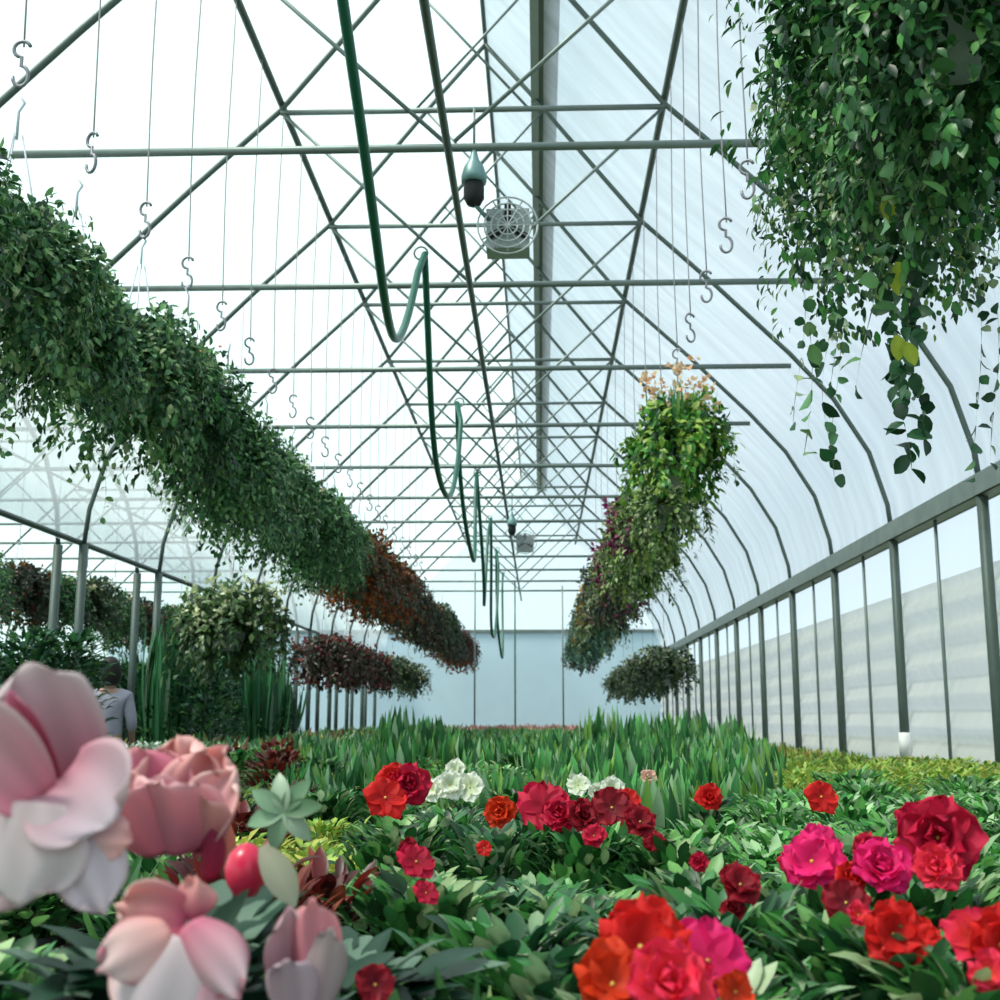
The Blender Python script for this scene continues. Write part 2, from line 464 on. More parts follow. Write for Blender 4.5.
for k, y in enumerate(TD[1:-1]):
    truss(k, y, CX-7.76-.25, 'the neighbouring bay', (1,))

# long members
def longi(name, x, z, r, label, cat, mat=STEEL_D, y0=Y0, y1=Y1-.1):
    # slight sag between trusses keeps it a real pipe
    pts = []; y = y0
    while y < y1: pts.append((x, y, z+H)); y += 1.2
    pts.append((x, y1, z+H))
    o = MB().tube(pts, r, 8).build(name, mat, None, True)
    return tag(o, label, cat)
longi('purlin_pipe', CX-1.57, 4.97, .030, 'long steel purlin pipe carrying the hooks of the left hanging row', 'pipe')
longi('purlin_pipe', CX+1.57, 4.97, .030, 'long steel purlin pipe carrying the hooks of the right hanging row', 'pipe')
longi('ridge_pipe', CX, 6.92, .024, 'thin ridge pipe along the very top of the trusses', 'pipe')
longi('irrigation_pipe', CX, 3.33, .024, 'dark pipe running under the middle of the lower ties', 'pipe')
longi('purlin_pipe', CX-7.95-1.57, 4.97, .03, 'outer purlin pipe of the neighbouring bay beyond the left posts', 'pipe')
longi('purlin_pipe', CX-8.0+1.57, 4.97, .03, 'inner purlin pipe of the neighbouring bay beyond the left posts', 'pipe')
# ridge strip
rb = MB().box(.02, .21, Y0, 33, 6.24+H, 6.28+H).build('ridge_board', RIDGE_D)
tag(rb, 'long grey-green board running under the roof film beside the ridge', 'board')
fl = MB().box(-.06, .02, Y0, 33, 6.235+H, 6.285+H).build('flange', RIDGE_L, rb); fl['label'] = 'pale edge flange of the board'
# gutters
for x, lab in ((CX+3.88+.03, 'dark metal gutter beam above the side curtain on the right posts'),):
    g = MB()
    g.box(x-.07, x+.09, Y0, Y1-.2, 1.66+H, 1.70+H).box(x-.08, x-.05, Y0, Y1-.2, 1.66+H, 1.82+H).box(x+.07, x+.10, Y0, Y1-.2, 1.66+H, 1.82+H)
    tag(g.build('gutter', GUTTER), lab, 'gutter')
longi('eave_pipe', CX-3.91, 1.67, .028, 'slim eave pipe joining the tops of the left posts', 'pipe')
# thin poles between posts, right side
mp_me = MB().tube([(0, 0, 0), (0, 0, 1.66+H)], .016, 8).mesh('curtain_pole', STEEL)
for k, y in enumerate(TD[:-1]):
    for j, fr in enumerate((.5,)):
        o = link('curtain_pole', mp_me, None, (CX+3.90, y+DS*fr, 0))
        tag(o, f'thin steel pole between the right wall posts, {ordn(k)} from the camera', 'pole', 'thin poles of the side wall')

# roof films
def sheet(name, pts, y0, y1, mat, ny=40, th=.004):
    V = []; n = len(pts); ys = np.linspace(y0, y1, ny)
    for y in ys:
        for (x, z) in pts: V.append((x, y, z))
    Q = []
    for i in range(ny-1):
        for j in range(n-1):
            a = i*n+j; Q.append((a, a+1, a+n+1, a+n))
    o = link(name, mesh_np(name, V, [Q], mat))
    o['kind'] = 'structure'
    return o
sheet('ceiling', prof(-1, CX, .07), Y0, Y1, FILM_L)
sheet('ceiling', prof(1, CX, .07), Y0, Y1, FILM_R)
CX2 = CX-8.01
sheet('ceiling', prof(1, CX2, .07), Y0, Y1, FILM_R)
sheet('ceiling', prof(-1, CX2, .07), Y0, Y1, FILM_L)
WX = CX+3.98
sheet('wall_right', [(WX, 1.66+H), (WX, 1.14+H)], Y0, Y1, CLEAR)
# rolled side curtain with horizontal folds
pts = []
for i in range(60):
    z = 1.16+H - i*(1.16+H)/59
    pts.append((WX-.03+.03*math.sin(i*.95)+.012*math.sin(i*2.7+1), z))
cw = sheet('wall_right', pts, Y0, Y1, CURTAIN, 30)
sheet('wall_left', [(CX2-3.95, 0), (CX2-3.95, 1.7+H)], Y0, Y1, CLEAR)
# end wall
def endwall(cx, y, mat, z0):
    V = [(cx, y, z0)]
    pr = [(cx-x*1.01, z+H+.05) for x, z in HALF[::-1]] + [(cx+x*1.01, z+H+.05) for x, z in HALF[1:]]
    pr = [(cx-3.94, z0)] + pr + [(cx+3.94, z0)]
    V += [(x, y, z) for x, z in pr]
    T = [(0, i, i+1) for i in range(1, len(V)-1)]
    o = link('wall_back', mesh_np('wall_back', V, [T], mat, smooth=False)); o['kind'] = 'structure'
endwall(CX, Y1+.05, CLEAR, 2.45+H); endwall(CX2, Y1+.05, CLEAR, 2.45+H)
o = MB().box(CX2-4, CX+3.98, Y1, Y1+.08, 0, 2.45+H).build('wall_back', ENDLOW); o['kind'] = 'structure'
o = MB().box(CX2-4, CX+3.98, Y1-.06, Y1+.0, 2.42+H, 2.5+H).build('trim_1', GUTTER); o['kind'] = 'structure'
o = MB().box(-13.5, 4.0, Y0, Y1+.1, -.05, 0).build('floor', FLOOR); o['kind'] = 'structure'
o = MB().box(-60, 60, -40, 90, -.3, -.055).build('ground', simple('outside_ground', (.2, .24, .16), .9, 0, .3, 1)); o['kind'] = 'structure'

# ------------------------------------------------------------------ benches
def bench(x0, x1, y0, y1, label):
    t = empty('plant_bench', ((x0+x1)/2, (y0+y1)/2, 0), 0, label, 'bench', 'plant benches')
    cx, cy = (x0+x1)/2, (y0+y1)/2
    MB().box(x0-cx, x1-cx, y0-cy, y1-cy, BENCH_Z-.04, BENCH_Z).build('bench_top', BENCH, t)
    y = y0+.4
    while y < y1:
        for x in (x0+.15, x1-.15):
            MB().box(x-.025-cx, x+.025-cx, y-.025-cy, y+.025-cy, 0, BENCH_Z-.04).build('leg', STEEL, t)
        y += 4
bench(-4.05, -2.1, 1.6, 33, 'dark plant bench below the left hanging row, hidden under plants')
bench(-1.9, 1.0, .35, 33, 'dark plant bench under the red and pink blooms in the aisle')
bench(1.15, 3.15, 1.2, 33, 'dark plant bench along the right side curtain')
bench(-7.9, -4.9, 8, 33, 'dark plant bench beyond the left posts with tall plants')

# ------------------------------------------------------------------ hose hung in loops
def hose():
    X = -.86
    ctl = [(X-.05, 3.6, 3.25), (X, 4.4, 3.33)]
    tops = [4.4, 8.35, 12.6, 16.4, 20.3, 24.2, 28.0]
    lows = [2.28, 2.05, 1.95, 1.75, 1.5, 1.3]
    pts = [Vector((X, 3.4, 3.1+H))]
    for i in range(len(tops)-1):
        a, b = tops[i], tops[i+1]
        m = 28
        for j in range(m):
            u = j/m
            # steep U: hangs nearly straight, bottom two thirds along
            yy = a+(b-a)*(u if True else 0)
            s = abs((u-.62)/.62) if u < .62 else abs((u-.62)/.38)
            z = lows[i] + (3.36-lows[i])*s**2.0
            xx = X + .03*math.sin(i*2+u*6.28)
            pts.append(Vector((xx, yy, z+H)))
    pts.append(Vector((X, tops[-1], 3.36+H)))
    o = MB().tube(pts, .026, 10).build('garden_hose', HOSE, None, True)
    tag(o, 'dark green hose hanging in long loops from the lower ties', 'hose')
    cl = MB()
    for y in tops: 
        c = MB().tube([(X+.05*math.cos(a), y, 3.37+H+.05*math.sin(a)) for a in np.linspace(0, 6.28, 13)], .008, 6).build('clip', STEEL, o, True)
hose()
# pale green drop line beside the hose far down
for k, (px, yt, yb, d) in enumerate(((515, 640, 712, 30), (475, 600, 716, 28), (562, 560, 712, 31))):
    a, b = P(px, yt, d), P(px, yb, d); b.z = 0; b.x = a.x
    lab = ['thin green drop pipe left hanging at the end of the hose loops', 'thin pale pipe standing left of the hose end before the far wall', 'thin pale pipe standing right of the far door panel'][k]
    tag(MB().tube([(a.x, a.y, 3.38+H), b], .02, 6).build('drop_pipe', [HOSE, STEEL, STEEL][k], None, True), lab, 'pipe')

# ------------------------------------------------------------------ circulation fans
def fan(loc, label, sc=1.0):
    t = empty('circulation_fan', loc, 0, label, 'fan'); t.scale = (sc,)*3
    MB().tube([(0, 0, .12), (0, 0, .42)], .008, 6).build('hanger_rod', STEEL, t, True)
    MB().lathe([(.0, .16), (.015, .14), (.03, .08), (.06, .03), (.078, -.03), (.075, -.07), (.0, -.07)], 18).build('hood', FAN_T, t, True)
    MB().lathe([(.0, -.06), (.055, -.06), (.062, -.09), (.062, -.17), (.04, -.21), (0, -.22)], 18).build('motor', FAN_B, t, True)
    g = MB()
    for rr in (.06, .10, .14, .18):
        g.tube([(.20+rr*math.cos(a), .05, -.32+rr*math.sin(a)) for a in np.linspace(0, 6.283, 25)], .006, 5)
    for a in np.linspace(0, 3.14, 7)[:-1]:
        g.tube([(.20+.18*math.cos(a), .05, -.32+.18*math.sin(a)), (.20-.18*math.cos(a), .05, -.32-.18*math.sin(a))], .005, 5)
    g.build('guard', FAN_G, t, True)
    MB().box(.07, .33, .08, .26, -.45, -.2).build('housing', FAN_G, t)
    MB().tube([(0, 0, -.2), (.1, .1, -.28)], .014, 6).build('bracket', FAN_T, t, True)
    b = MB()
    for a in (0, 2.09, 4.19):
        b.box(.20-.02, .20+.02, .06, .07, -.32, -.18) if a == 0 else b.tube([(.20, .065, -.32), (.20+.13*math.sin(a), .065, -.32+.13*math.cos(a))], .02, 4)
    b.build('blade', FAN_B, t)
p = P(474, 172, D0); fan(p, 'grey circulation fan with a black motor hanging from the nearest lower tie')
p = P(512, 496, TD[6]); fan((p.x, p.y, 3.0+H), 'small circulation fan far down the aisle below the ties', 1.0)

# ------------------------------------------------------------------ hooks and hanging baskets
def hook_mesh(zlow, ztop):
    m = MB()
    m.tube([(.012*math.sin(z*3), 0, z) for z in np.linspace(zlow+.22, ztop, 8)], .0035, 5)
    return m
def s_hook(m, z):
    pts = []
    for a in np.linspace(R(20), R(270), 12): pts.append((.035*math.cos(a)*1.0, 0, z+.19+.035*math.sin(a)))
    pts2 = [(0, 0, z+.155)]
    for a in np.linspace(R(90), R(-180), 12): pts2.append((.032*math.cos(a), 0, z+.07+.035*math.sin(a)*1.3))
    m.tube(pts + pts2[1:], .008, 6)
    return m
ZH = 2.50+H; ZT = 4.96+H
_m = s_hook(MB(), ZH); HOOKM = _m.mesh('s_hook', HOOK, True)
_m = MB().tube([(.01*math.sin(z*2.3), 0, z) for z in np.linspace(ZH+.2, ZT, 9)], .0042, 5); WIREM = _m.mesh('wire', WIRE, True)
def hook(x, y, label, group, long_=True):
    t = empty('hook_wire', (x, y, 0), random.uniform(-.6, .6), label, 'hook wire', group)
    link('wire', WIREM, t); link('hook', HOOKM, t)

BP = MB().lathe([(0, -.16), (.09, -.16), (.15, 0), (.165, 0), (.165, .02), (.145, .02), (.14, -.01), (0, -.02)], 22).mesh('pot', POT_W)
HNG = MB()
for a in (0, 2.09, 4.19):
    HNG.tube([(.15*math.cos(a), .15*math.sin(a), 0), (.02*math.cos(a), .02*math.sin(a), .62)], .004, 5)
HNG.tube([(0, 0, .60), (0, 0, .72), (.02, 0, .76), (0, 0, .79)], .006, 6)
HNG = HNG.mesh('hanger', HANGER, True)

def blossoms(n, r, z0, z1, L, cols, rise=1.0, side=None):
    az = rng.random(n)*2*np.pi
    if side is not None: az = side + (rng.random(n)-.5)*1.8
    hh = rng.random(n)
    rad = r*(.55+.5*rng.random(n))
    out = np.stack([np.cos(az), np.sin(az), np.zeros(n)], 1)
    base = out*rad[:, None]+np.array([[0, 0, 1.]])*(z0+(z1-z0)*hh)[:, None]
    ps = []
    for k in range(3):
        ps.append(leaves(base, rdir(n)+out*.4+np.array([[0, 0, .4]]), rdir(n), L*(.7+.5*rng.random(n)), L*.8, palette(n, cols, .15), 2, .3))
    return join(ps)

IVY = DARKS[1:]+GREYG[2:5]+[(.12, .28, .09), (.20, .36, .14)]
S = {}
def scheme(name, fol, blo=None, tall=1.0):
    S[name] = (mk('foliage', fol), None if blo is None else mk('blossoms', blo, PETAL))
scheme('ivy_a', join([trailing(210, 55, .38, .68, .048, IVY+[(.2, .34, .12)], rows=3, rise=.30), tendrils(8, .36, .8, .05, IVY, .05)]))
scheme('ivy_b', join([trailing(180, 50, .40, .62, .050, IVY+[(.24, .38, .16), (.34, .44, .22)], rows=3, rise=.30), tendrils(8, .36, .8, .05, IVY, .05)]))
scheme('ivy_c', join([trailing(150, 45, .40, .66, .055, GREENS[:5]+DARKS, rows=2, rise=.30)]), blossoms(50, .3, .12, .42, .032, [(.8, .6, .35), (.8, .8, .6), (.8, .4, .3)]))
scheme('ivy_d', join([trailing(150, 48, .42, .7, .05, IVY, rows=2, rise=.30)]), blossoms(24, .3, .2, .42, .035, [(.8, .8, .7), (.8, .5, .35)]))
scheme('hero_a', join([trailing(340, 84, .35, .72, .034, GREYG[1:]+DARKS[1:]+[(.12, .3, .06), (.2, .34, .08), (.34, .44, .14)], rows=3, rise=.50), tendrils(5, .30, 1.15, .05, GREYG, .0), tendrils(16, .36, .72, .042, GREYG+DARKS, .2)]),
       blossoms(14, .42, -.5, .3, .035, [(.6, .62, .5), (.5, .55, .4)]))
scheme('hero_b', join([trailing(340, 84, .42, .80, .036, DARKS+GREENS[1:7], rows=3, rise=.5), tendrils(6, .42, 1.0, .055, IVY, .0)]))
scheme('mixed', join([trailing(110, 45, .38, .5, .07, [(.03, .16, .02), (.07, .27, .03), (.2, .36, .04), (.02, .08, .02), (.3, .42, .08)], rows=3, rise=.42),
                      uprights(90, .62, .22, .03, [(.06, .26, .06), (.02, .14, .06), (.2, .36, .08)], .6)]), blossoms(90, .30, .38, .72, .045, [(.75, .42, .25), (.8, .6, .4), (.7, .5, .3)]))
scheme('purple', join([trailing(100, 45, .40, .55, .06, [(.1, .18, .03), (.2, .3, .05), (.03, .08, .02), (.28, .36, .16)], rows=2, rise=.3)]), blossoms(190, .40, -.2, .30, .055, [(.18, .015, .10), (.25, .03, .14), (.4, .12, .22)], 1, 3.3))
scheme('lime', join([trailing(105, 42, .42, .55, .06, [(.2, .34, .08), (.1, .2, .04), (.38, .46, .24), (.02, .06, .015), (.05, .12, .03)], rows=2, rise=.3)]))
scheme('dusk', join([trailing(100, 40, .42, .5, .07, [(.04, .03, .05), (.02, .04, .02), (.12, .18, .05), (.2, .25, .15)], rows=2, rise=.3)]), blossoms(90, .4, -.3, .35, .05, [(.3, .05, .1), (.12, .03, .1), (.5, .2, .2)]))
scheme('gold', join([trailing(100, 40, .42, .55, .07, [(.05, .15, .08), (.12, .2, .06), (.3, .3, .1), (.02, .06, .03)], rows=2, rise=.3)]), blossoms(120, .4, -.2, .4, .05, [(.6, .33, .05), (.7, .45, .15)], 1, 3.1))
scheme('teal', join([trailing(100, 40, .42, .55, .07, [(.06, .18, .13), (.16, .28, .2), (.03, .08, .05)], rows=2, rise=.25)]))
scheme('rust', join([trailing(90, 40, .42, .6, .07, [(.03, .07, .02), (.08, .05, .02), (.16, .05, .02)], rows=2, rise=.3)]), blossoms(170, .42, -.5, .35, .06, [(.26, .055, .015), (.18, .045, .02), (.36, .12, .03)]))
scheme('brown', join([trailing(100, 40, .42, .6, .07, [(.03, .05, .025), (.06, .06, .03), (.02, .035, .02)], rows=2, rise=.3)]), blossoms(120, .42, -.4, .35, .06, [(.12, .05, .03), (.3, .15, .05), (.1, .03, .03)]))
scheme('cream', join([trailing(110, 40, .44, .6, .08, [(.06, .14, .04), (.03, .07, .03), (.12, .2, .07)], rows=2, rise=.35)]), blossoms(230, .44, .0, .46, .045, [(.78, .8, .5), (.7, .75, .55), (.55, .62, .35)]))
scheme('wine', join([trailing(100, 40, .44, .5, .07, [(.04, .03, .02), (.03, .05, .02), (.08, .03, .03)], rows=2, rise=.3)]), blossoms(160, .44, -.3, .35, .06, [(.25, .05, .06), (.3, .12, .1), (.14, .03, .03)]))
scheme('bushy', join([trailing(110, 40, .44, .5, .07, [(.03, .07, .03), (.05, .1, .04), (.1, .15, .06), (.02, .04, .02)], rows=2, rise=.4)]), blossoms(60, .4, .1, .42, .05, [(.35, .4, .15), (.6, .55, .4)]))

def basket(x, y, z, sch, label, group, sc=1.0, rz=None, hang=True):
    t = empty('hanging_basket', (x, y, z+H), rz if rz is not None else random.uniform(0, 6.28), label, 'hanging basket', group)
    link('pot', BP, t); link('hanger', HNG, t)
    f, b = S[sch]
    link('foliage', f, t, scale=sc)
    if b: o = link('blossoms', b, t, scale=sc); o['kind'] = 'stuff'
    return t

LOOK = {'ivy_a': 'dark green trailing foliage basket', 'ivy_b': 'grey-green trailing foliage basket', 'ivy_c': 'green trailing basket with cream and orange specks',
        'ivy_d': 'green trailing basket with a few pale blossoms', 'rust': 'rust-orange flowering basket', 'brown': 'brownish faded basket', 'mixed': 'bright green basket with peach flower spikes and grey pot',
        'purple': 'yellow-green basket with purple blooms on one side', 'dusk': 'dark purplish basket', 'gold': 'basket with golden blooms', 'teal': 'blue-green foliage basket', 'lime': 'lime and grey-green foliage basket',
        'hero_a': 'huge grey-green trailing basket with long loose vines', 'hero_b': 'dense dark green trailing basket at the frame edge', 'wine': 'wine-red flowering basket', 'bushy': 'dark olive flowering basket', 'cream': 'large bush covered in cream blossoms'}
# left row
XL, XR = CX-1.57, CX+1.57
y = 3.65; i = 0
while y < 33.5:
    if y < 7: s = ['ivy_a', 'ivy_b', 'ivy_a', 'ivy_b', 'ivy_c'][i % 5]
    elif y < 13: s = ['ivy_c', 'ivy_a', 'ivy_d', 'ivy_b'][i % 4]
    elif y < 16.2: s = 'rust'
    elif y < 23: s = 'brown'
    elif y < 25: s = 'bushy'
    elif y < 29: s = 'brown'
    else: s = ['rust', 'brown', 'wine'][i % 3]
    basket(XL+random.uniform(-.06, .06), y, 1.70+random.uniform(-.05, .07), s, f'{LOOK[s]}, {ordn(i)} from the camera, left row', 'baskets of the left hanging row', .84 if y < 5.5 else .94)
    if y < 22: hook(XL, y, f'wire and s-hook of the {ordn(i)} basket in the left row', 'hook wires of the left row')
    y += .78 if y < 16 else 1.0
    i += 1
# right row
rr = [(2.72, 'hero_b', 1.72, 1.08), (3.66, 'hero_a', 1.78, .98), (8.7, 'mixed', 1.86, .98), (9.9, 'lime', 1.7, .85), (11.2, 'purple', 1.72, 1.0), (12.6, 'lime', 1.65, .95), (14.0, 'purple', 1.7, 1), (15.8, 'dusk', 1.7, 1.05),
      (17.8, 'dusk', 1.65, 1), (19.6, 'gold', 1.7, 1.05), (21.6, 'teal', 1.65, 1), (23.6, 'gold', 1.65, 1), (25.8, 'teal', 1.65, 1.05), (28.5, 'teal', 1.6, 1), (31, 'brown', 1.6, 1)]
for i, (y, s, z, sc) in enumerate(rr):
    rzz = 0 if s in ('purple', 'gold') else None
    basket(XR + (.10 if s == 'hero_a' else 0), y, z, s, f'{LOOK[s]}, {ordn(i)} from the camera, right row', 'baskets of the right hanging row', sc, rzz)
    if y < 22: hook(XR, y, f'wire with s-hook holding the {ordn(i)} basket of the right row', 'hook wires of the right row')
for i, y in enumerate((4.9, 5.6, 6.3, 7.1, 7.9)):
    hook(XR, y, f'{ordn(i)} empty wire with s-hook in the gap of the right hanging row', 'empty hook wires of the right row')
# lower rows
for i, (x, y, z, s, sc) in enumerate(((-3.0, 11.6, .80, 'cream', 1.12), (-3.0, 16.6, .75, 'wine', 1.0), (-3.0, 18.6, .75, 'wine', 1.0), (-3.0, 21.0, .78, 'wine', 1.0), (-3.0, 24.5, .78, 'bushy', 1.0), (-3.0, 27.5, .75, 'bushy', 1.0))):
    basket(x, y, z, s, f'{LOOK[s]} hanging low behind the left row, {ordn(i)} from the camera', 'low baskets behind the left row', sc)
    tag(MB().tube([(0, 0, z+H+.78), (0, 0, 3.36+H+1.0)], .004, 5).build('hanging_wire', WIRE, None, True, (x, y, 0)), f'plain wire of the {ordn(i)} low basket behind the left row', 'wire', 'wires of the low left baskets')
for i, y in enumerate((20.5, 22.5, 24.8, 27.5, 30.5)):
    basket(2.1, y, .70, 'bushy', f'dark olive flowering basket hanging low by the side curtain, {ordn(i)} from the camera', 'low baskets near the side curtain', 1.05)
    tag(MB().tube([(0, 0, .70+H+.78), (0, 0, 3.9+H)], .004, 5).build('hanging_wire', WIRE, None, True, (2.1, y, 0)), f'plain wire of the {ordn(i)} low basket near the side curtain', 'wire', 'wires of the low right baskets')
# neighbouring bay rows
k = 0
for y in np.arange(13, 27, 1.1):
    for x in (-6.25,):
        s = ['ivy_d', 'brown', 'ivy_c', 'bushy'][k % 4]
        basket(x, y, 1.45, s, f'{LOOK[s]}, {ordn(k)} from the camera, neighbour bay', 'baskets of the neighbouring bay', 1.0)
        tag(MB().tube([(0, 0, 1.45+H+.78), (0, 0, 4.9+H)], .004, 5).build('hanging_wire', WIRE, None, True, (x, y, 0)), f'plain wire of the {ordn(k)} basket in the neighbouring bay row', 'wire', 'wires of the neighbouring bay')
        k += 1

# loose vines below the near right basket
def vine(px, y0p, y1p, d, label, n=16, L=.055):
    a = P(px, y0p, d); b = P(px, y1p, d); m = n
    t = np.linspace(0, 1, m)
    base = np.stack([a.x+(b.x-a.x)*t+.015*np.sin(t*8), np.full(m, a.y)+.015*np.cos(t*9), a.z+(b.z-a.z)*t], 1)
    lv = leaves(base, rdir(m)+np.array([[0, 0, -.3]]), rdir(m)+np.array([[0, -1., .3]]), L*(.6+.7*rng.random(m)), L*.75, palette(m, GREYG[:4]), 4, .3)
    sa = base[1:]-base[:-1]
    st = leaves(base[:-1], sa, rdir(m-1), np.linalg.norm(sa, axis=1)*1.05, .007, np.tile([[.1, .12, .07]], (m-1, 1)), 1, 0, .2, 'blade')
    return join([lv, st])
hb = [o for o in bpy.data.objects if o.get('label', '').startswith('huge grey-green')][0]
def add_vine(*a, **k):
    V, Q, C = vine(*a, **k)
    M = np.array(hb.matrix_basis.inverted())
    V = V@M[:3, :3].T + M[:3, 3]
    return link('vine', mesh_np('vine', V, [Q], LEAF, C), hb)
bpy.context.view_layer.update()
add_vine(828, 250, 480, 3.4, '', n=13)
add_vine(905, 250, 470, 3.5, '', n=34, L=.065)
add_vine(918, 200, 440, 3.55, '', n=30, L=.06)
add_vine(893, 230, 400, 3.6, '', n=26, L=.06)
_yv = []
for (px, py) in ((889, 188), (893, 272), (897, 335), (884, 200), (898, 262), (905, 342)):
    q = P(px, py, 3.22)
    _yv.append(leaves(np.array([[q.x, q.y, q.z]]), np.array([[.1, -.2, -1.]])+rdir(1)*.2, np.array([[0, -1., .3]]), np.array([.075]), np.array([.045]), np.array([[.42, .50, .05]]), 5, .2, .2))
for _v, _q, _cc in _yv:
    M = np.array(hb.matrix_basis.inverted()); _v = _v@M[:3, :3].T+M[:3, 3]
    o = link('leaf', mesh_np('yellow_leaf', _v, [_q], LEAF, _cc), hb); o['label'] = 'yellowed leaf'

# ------------------------------------------------------------------ the field of potted plants
placed = []      # (x, y, r)
def plant(x, y, fol, ztop_scale=1.0, label=None, group=None, flowers=(), pot=0, name='potted_plant', cat='potted plant', sc=1.0, rz=None, z=BENCH_Z):
    t = empty(name, (x, y, z), 0, label, cat, group)
    link('pot', POTS[pot], t)
    link('foliage', fol, t, (0, 0, .125), (0, 0, random.uniform(0, 6.28) if rz is None else rz), (sc, sc, sc*ztop_scale))
    for (p, colr, size, dirv) in flowers:
        o = link('flower', flower(colr, random.randrange(3)), t, Vector(p)-Vector((x, y, z)), face(dirv), size)
        link('flower_center', _eye, o, None, None, .6)
    placed.append((x, y))
    return t

# blooms seen in the photograph: (px, py, distance, size px, colour)
def blooms(lst, fol, label, name='azalea_plant', cat='potted plant', pot=0, hz=1.0, sc=1.0, group=None):
    fl = []; xs = ys = 0
    for (px, py, d, spx, colr) in lst:
        p = P(px, py, d); xs += p.x; ys += p.y
        dirv = Vector((random.uniform(-.5, .5), -1.0, random.uniform(.15, .8)))
        fl.append((p, colr, spx*d/F*1.0, dirv))
    x, y = xs/len(lst), ys/len(lst)+.05
    return plant(x, y, fol, hz, label, group, fl, pot, name, cat, sc)
random.seed(5)
blooms([(640, 948, 1.12, 95, 'red'), (612, 985, 1.08, 80, 'orange'), (668, 985, 1.06, 90, 'magred'), (708, 962, 1.15, 85, 'hotpink'), (655, 915, 1.2, 40, 'red'), (735, 992, 1.1, 40, 'orange')], AZ[0],
       'plant with a big cluster of red-orange and pink blooms at the bottom centre', hz=.9)
blooms([(812, 862, 1.75, 62, 'hotpink'), (795, 868, 1.8, 36, 'crimson'), (822, 842, 1.8, 40, 'hotpink')], AZ[1], 'plant with a bright magenta bloom left of the crimson one', hz=1.02)
blooms([(880, 868, 1.7, 60, 'hotpink'), (868, 850, 1.75, 36, 'crimson'), (849, 880, 1.7, 34, 'red')], AZ[2], 'plant with a pink bloom between the magenta and crimson blooms')
blooms([(938, 838, 1.72, 82, 'crimson'), (920, 826, 1.78, 50, 'crimson'), (936, 868, 1.68, 50, 'magred')], AZ[3], 'plant with one very large crimson bloom at the right side', hz=1.02)
blooms([(846, 903, 1.5, 46, 'dark'), (858, 915, 1.45, 26, 'magred')], AZ[4], 'plant with a dark red bloom below the magenta one')
blooms([(893, 935, 1.35, 64, 'red'), (920, 938, 1.38, 40, 'red')], AZG[0], 'plant with scarlet blooms low on the right above the taupe pots', pot=1)
blooms([(975, 940, 1.28, 60, 'magred'), (1000, 945, 1.25, 70, 'red'), (990, 975, 1.22, 44, 'magred')], AZ[1], 'plant with scarlet blooms cut by the right frame edge', pot=1)
blooms([(740, 885, 1.6, 44, 'dark'), (733, 910, 1.6, 26, 'dark')], AZG[1], 'plant with a dark wine-red bloom left of the magenta bloom')
blooms([(699, 862, 1.9, 20, 'crimson')], AZ[0], 'green plant with one small narrow crimson bud')
blooms([(709, 798, 3.1, 28, 'red')], SMALLG[0], 'plant with a lone small scarlet bloom left of centre right')
blooms([(821, 797, 3.1, 34, 'red')], SMALLG[1], 'plant with a lone scarlet bloom in front of the side curtain')
blooms([(545, 808, 2.75, 56, 'crimson'), (560, 815, 2.7, 40, 'crimson')], AZ[2], 'plant with a crimson bloom right in the middle of the bench')
blooms([(500, 812, 2.9, 34, 'orange'), (484, 848, 2.3, 16, 'red')], AZG[2], 'plant with an orange-red bloom left of the middle crimson bloom')
blooms([(582, 816, 2.6, 34, 'dark'), (594, 836, 2.4, 26, 'crimson')], AZ[3], 'plant with dull crimson blooms right of the middle one')
blooms([(612, 808, 2.7, 42, 'dark'), (640, 822, 2.5, 34, 'dark'), (655, 845, 2.4, 26, 'dark'), (628, 800, 2.8, 26, 'red')], AZ[4], 'plant with an arc of dark red blooms')
blooms([(385, 798, 2.6, 44, 'red'), (408, 785, 2.7, 44, 'crimson'), (392, 778, 2.7, 30, 'red')], AZ[0], 'plant with a cluster of bright red blooms left of the white ones')
blooms([(416, 862, 1.8, 38, 'crimson'), (426, 893, 1.7, 26, 'crimson'), (408, 850, 1.85, 24, 'dark')], AZ[1], 'plant with two crimson blooms one above the other')
blooms([(450, 785, 3.0, 30, 'white'), (470, 787, 3.0, 30, 'white'), (455, 770, 3.1, 22, 'white'), (433, 790, 3.0, 24, 'white')], AZG[0], 'plant covered in white blooms behind the red cluster')
blooms([(578, 785, 3.4, 24, 'white')], AZG[1], 'plant with one white bloom behind the middle crimson bloom')
blooms([(612, 788, 3.3, 24, 'white'), (596, 792, 3.3, 18, 'white')], AZG[2], 'plant with white blooms above the dark red arc')
blooms([(375, 985, 1.15, 40, 'dark')], UPRN[0], 'plant with a dark crimson bloom at the bottom left of centre')
blooms([(648, 778, 3.6, 18, 'peach')], UPR[0], 'upright plant with a small peach bloom')

# ------------------------------------------------------------------ pink foreground flowers
def pk(px, py, d, dy=0):
    return P(px, py, d) + Vector((0, dy, 0))
def hero_flower(root, d, petals, name='flower', label=None, center=None):
    ps = []
    for (b, tpt, wpx, bend, cup, ruf, c0, c1, kw) in petals:
        B = pk(b[0], b[1], d, b[2] if len(b) > 2 else 0); T = pk(tpt[0], tpt[1], d, tpt[2] if len(tpt) > 2 else 0)
        kw = dict(kw); nv = kw.pop('n', (0, -1, .3))
        ps.append(petal(B, T-B, nv, (T-B).length*(1+abs(bend)*.12), wpx*d/F, bend, cup, ruf, c0, c1, 14, 14, **kw))
    V, Q, C = join(ps)
    V = V - np.array(root.location)
    o = link(name, mesh_np(name, V, [Q], PETAL, C), root)
    md = o.modifiers.new('thick', 'SOLIDIFY'); md.thickness = .0007
    if label: o['label'] = label
    return o
